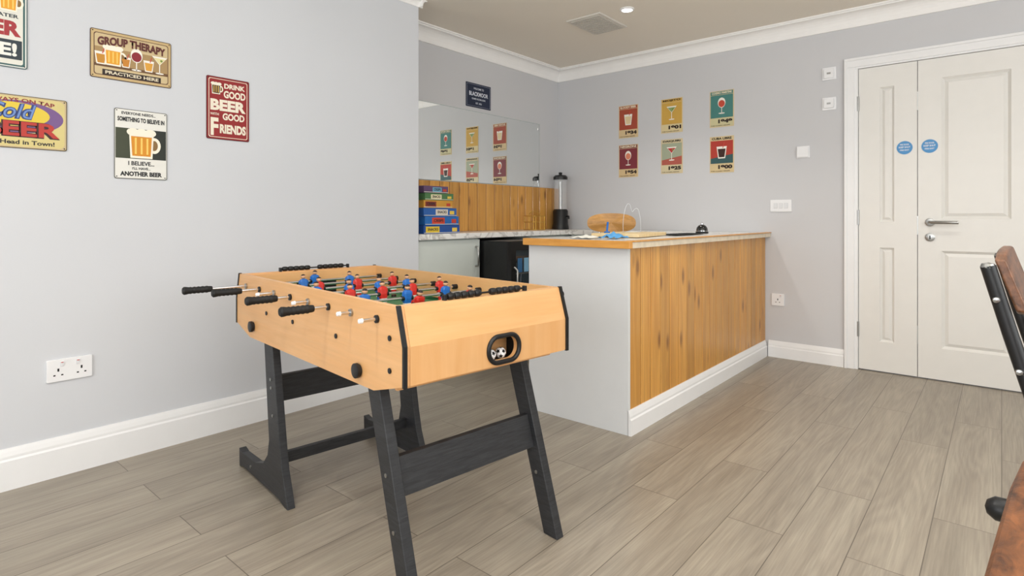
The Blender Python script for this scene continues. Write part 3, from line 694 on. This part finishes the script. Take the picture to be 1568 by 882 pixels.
for q in (-1,1):
    knob(.40,.600,.021,.016,q); knob(-.44,.607,.021,.016,q)
    for x,z in ((.565,.715),(.565,.63),(.26,.675),(-.06,.675),(-.30,.675)): knob(x,z,.0075,.004,q)
for q in (-1,1):
    y0=q*.27-.016; y1=q*.27+.016
    prism('splayed_leg',[(.395,.575),(.460,.575),(.638,0),(.578,0)],'y',y0,y1,M_blackwood,T,.003)
    for x,z in ((.545,.19),(.505,.33)): lathe('leg_bolt',[(0,0),(.006,0),(.006,.003),(0,.004)],M_steel,T,(x,q*.27-.016,z),12,(math.pi/2,0,0))
prism('splayed_brace',[(.515,.27),(.535,.27),(.505,.37),(.485,.37)],'y',-.254,.254,M_blackwood,T,.002)
ft=[(-.36,.575),(-.28,.575),(-.205,.20),(-.185,.12),(-.150,.04),(-.135,0),(-.16,0),(-.22,.012),(-.60,.012),(-.635,.0),(-.638,.075),(-.60,.066),(-.45,.072),(-.37,.095),(-.325,.14),(-.31,.20)]
for q in (-1,1):
    prism('footed_leg',ft,'y',q*.285-.014,q*.285+.014,M_blackwood,T,.002)
    for x,z in ((-.29,.43),(-.285,.40),(-.27,.30),(-.5,.04)): lathe('leg_bolt',[(0,0),(.006,0),(.006,.003),(0,.004)],M_steel,T,(x,q*.285-.014,z),12,(math.pi/2,0,0))
box('upper_brace',-.345,-.320,-.271,.271,.33,.43,M_blackwood,T,.002)
box('lower_brace',-.285,-.262,-.271,.271,.115,.155,M_blackwood,T,.002)
for s in (-1,1): box('leg_bracket',s*.40-.04,s*.40+.04,-.29,.29,.562,.577,M_black,T)

# ---------------------------------------------------------------- right foreground furniture
ct=grp('rustic_crank_table',(0,0,0))
P=[(-.020,.34),(-.020,.48),(-.012,.58),(-.004,.68),(.006,.80),(.018,.90),(.05,.935),(.75,.94),(.76,.34)]
prism('top',P,'z',.700,.750,M_rustic,ct,.008)
for x in (.25,.60):
    for y in (.44,.84): tube('leg',[(x,y,.705),(x,y,0)],.018,M_black,ct)
tube('stretcher',[(.25,.44,.2),(.60,.84,.2)],.012,M_black,ct); tube('stretcher',[(.60,.44,.2),(.25,.84,.2)],.012,M_black,ct)
tube('crank_shaft',[(.30,.915,.676),(.015,.915,.676)],.007,M_black,ct); tube('crank_drop',[(.26,.915,.676),(.26,.86,.705)],.007,M_black,ct)
lathe('crank_knob',[(0,0),(.010,0),(.014,.008),(.014,.02),(.008,.028),(0,.03)],M_black,ct,(.014,.915,.676),16,(0,-math.pi/2,0))
ch=grp('industrial_chair',(.014,0,0))
pts=lambda ox,y:[(ox+.10,y,0),(ox+.085,y,.45),(ox+.057,y,.74),(ox+.027,y,.85),(ox,y,.955)]
a=(-.030,1.15); b=(-.016,1.50)
M_wal=wood('walnut_slat','#7d5236','#3c2415',(14,3,14),6,.4,island=False)
for ox,y in (a,b):
    tube('back_post',pts(ox,y),.010,M_black,ch); lathe('post_cap',[(.0,.008),(.008,.006),(.010,0),(.0,0)],M_steel,ch,(ox,y,.953),14)
    tube('front_leg',[(ox+.46,y,0),(ox+.45,y,.45)],.010,M_black,ch)
    tube('seat_rail',[(ox+.085,y,.44),(ox+.45,y,.44)],.010,M_black,ch)
for z0,z1,o0,o1 in ((.875,.978,.022,-.004),(.770,.845,.050,.030)):
    vs=[];n=12
    for i in range(n+1):
        t=i/n; x=a[0]+(b[0]-a[0])*t+.011; y=a[1]+(b[1]-a[1])*t; e=1-.25*abs(2*t-1)**4; zc=(z0+z1)/2
        for dx,z in ((o0,zc+(z0-zc)*e),(o1,zc+(z1-zc)*e),(o1+.014,zc+(z1-zc)*e),(o0+.014,zc+(z0-zc)*e)): vs.append((x+dx,y,z))
    fs=[(0,1,2,3),(n*4,n*4+1,n*4+2,n*4+3)]
    for i in range(n):
        for j in range(4): fs.append((i*4+j,i*4+(j+1)%4,i*4+4+(j+1)%4,i*4+4+j))
    mesh('back_slat',vs,fs,M_wal,ch,bev=.003)
for z,dx in ((.80,.036),(.905,.010)): lathe('slat_bolt',[(0,0),(.005,0),(.004,.003),(0,.004)],M_steel,ch,(a[0]+dx,a[1]-.011,z),12,(math.pi/2,0,0))
box('seat',.05,.48,1.14,1.51,.45,.475,M_wal,ch,.01)

# ---------------------------------------------------------------- lights
def area(name,loc,rot,sx,sy,p,col=(1,1,1)):
    l=bpy.data.lights.new(name,'AREA'); l.shape='RECTANGLE'; l.size=sx; l.size_y=sy; l.energy=p; l.color=col
    o=bpy.data.objects.new(name,l); o.location=loc; o.rotation_euler=rot; COL.objects.link(o); return o
area('soft_fill_front',(-.3,-2.4,1.45),(math.radians(90),0,0),3.2,1.7,74,(.93,.97,1))  # added soft fill behind the camera; this wall has no window
area('soft_fill_right',(2.4,.8,1.45),(math.radians(90),0,math.radians(90)),3.0,1.7,46,(.93,.97,1))  # added side fill, out of view; the right wall is solid
area('overhead_fill',(-.6,.6,2.40),(0,0,0),2.0,2.0,18,(.97,.98,1))  # added overhead fill; no such panel is modelled in the ceiling
area('ceiling_uplight_fill',(1.3,.4,1.3),(math.radians(165),0,math.radians(35)),.9,.9,62,(.98,.99,1))  # added lamp aimed up to brighten the ceiling
for x,y in ((-1.917,3.445),(-.3,3.2),(-1.3,.2),(.6,1.2)):
    l=bpy.data.lights.new('downlight_lamp','SPOT'); l.energy=34; l.spot_size=math.radians(125); l.spot_blend=.8; l.shadow_soft_size=.05; l.color=(1,.96,.90)
    o=bpy.data.objects.new('downlight_lamp',l); o.location=(x,y,CH-.03); COL.objects.link(o)
w=bpy.data.worlds.new('w'); SC.world=w; w.use_nodes=True; w.node_tree.nodes['Background'].inputs[0].default_value=(.9,.93,1,1); w.node_tree.nodes['Background'].inputs[1].default_value=.5

# ---------------------------------------------------------------- camera
cam=bpy.data.cameras.new('camera'); co=bpy.data.objects.new('camera',cam); COL.objects.link(co)
co.location=(0,0,1.03); co.rotation_euler=(math.radians(90),0,math.radians(40.4))
cam.sensor_width=36; cam.lens=881/1568*36; cam.shift_y=-108/1568; cam.clip_start=.05
SC.camera=co
SC.view_settings.view_transform='Standard'
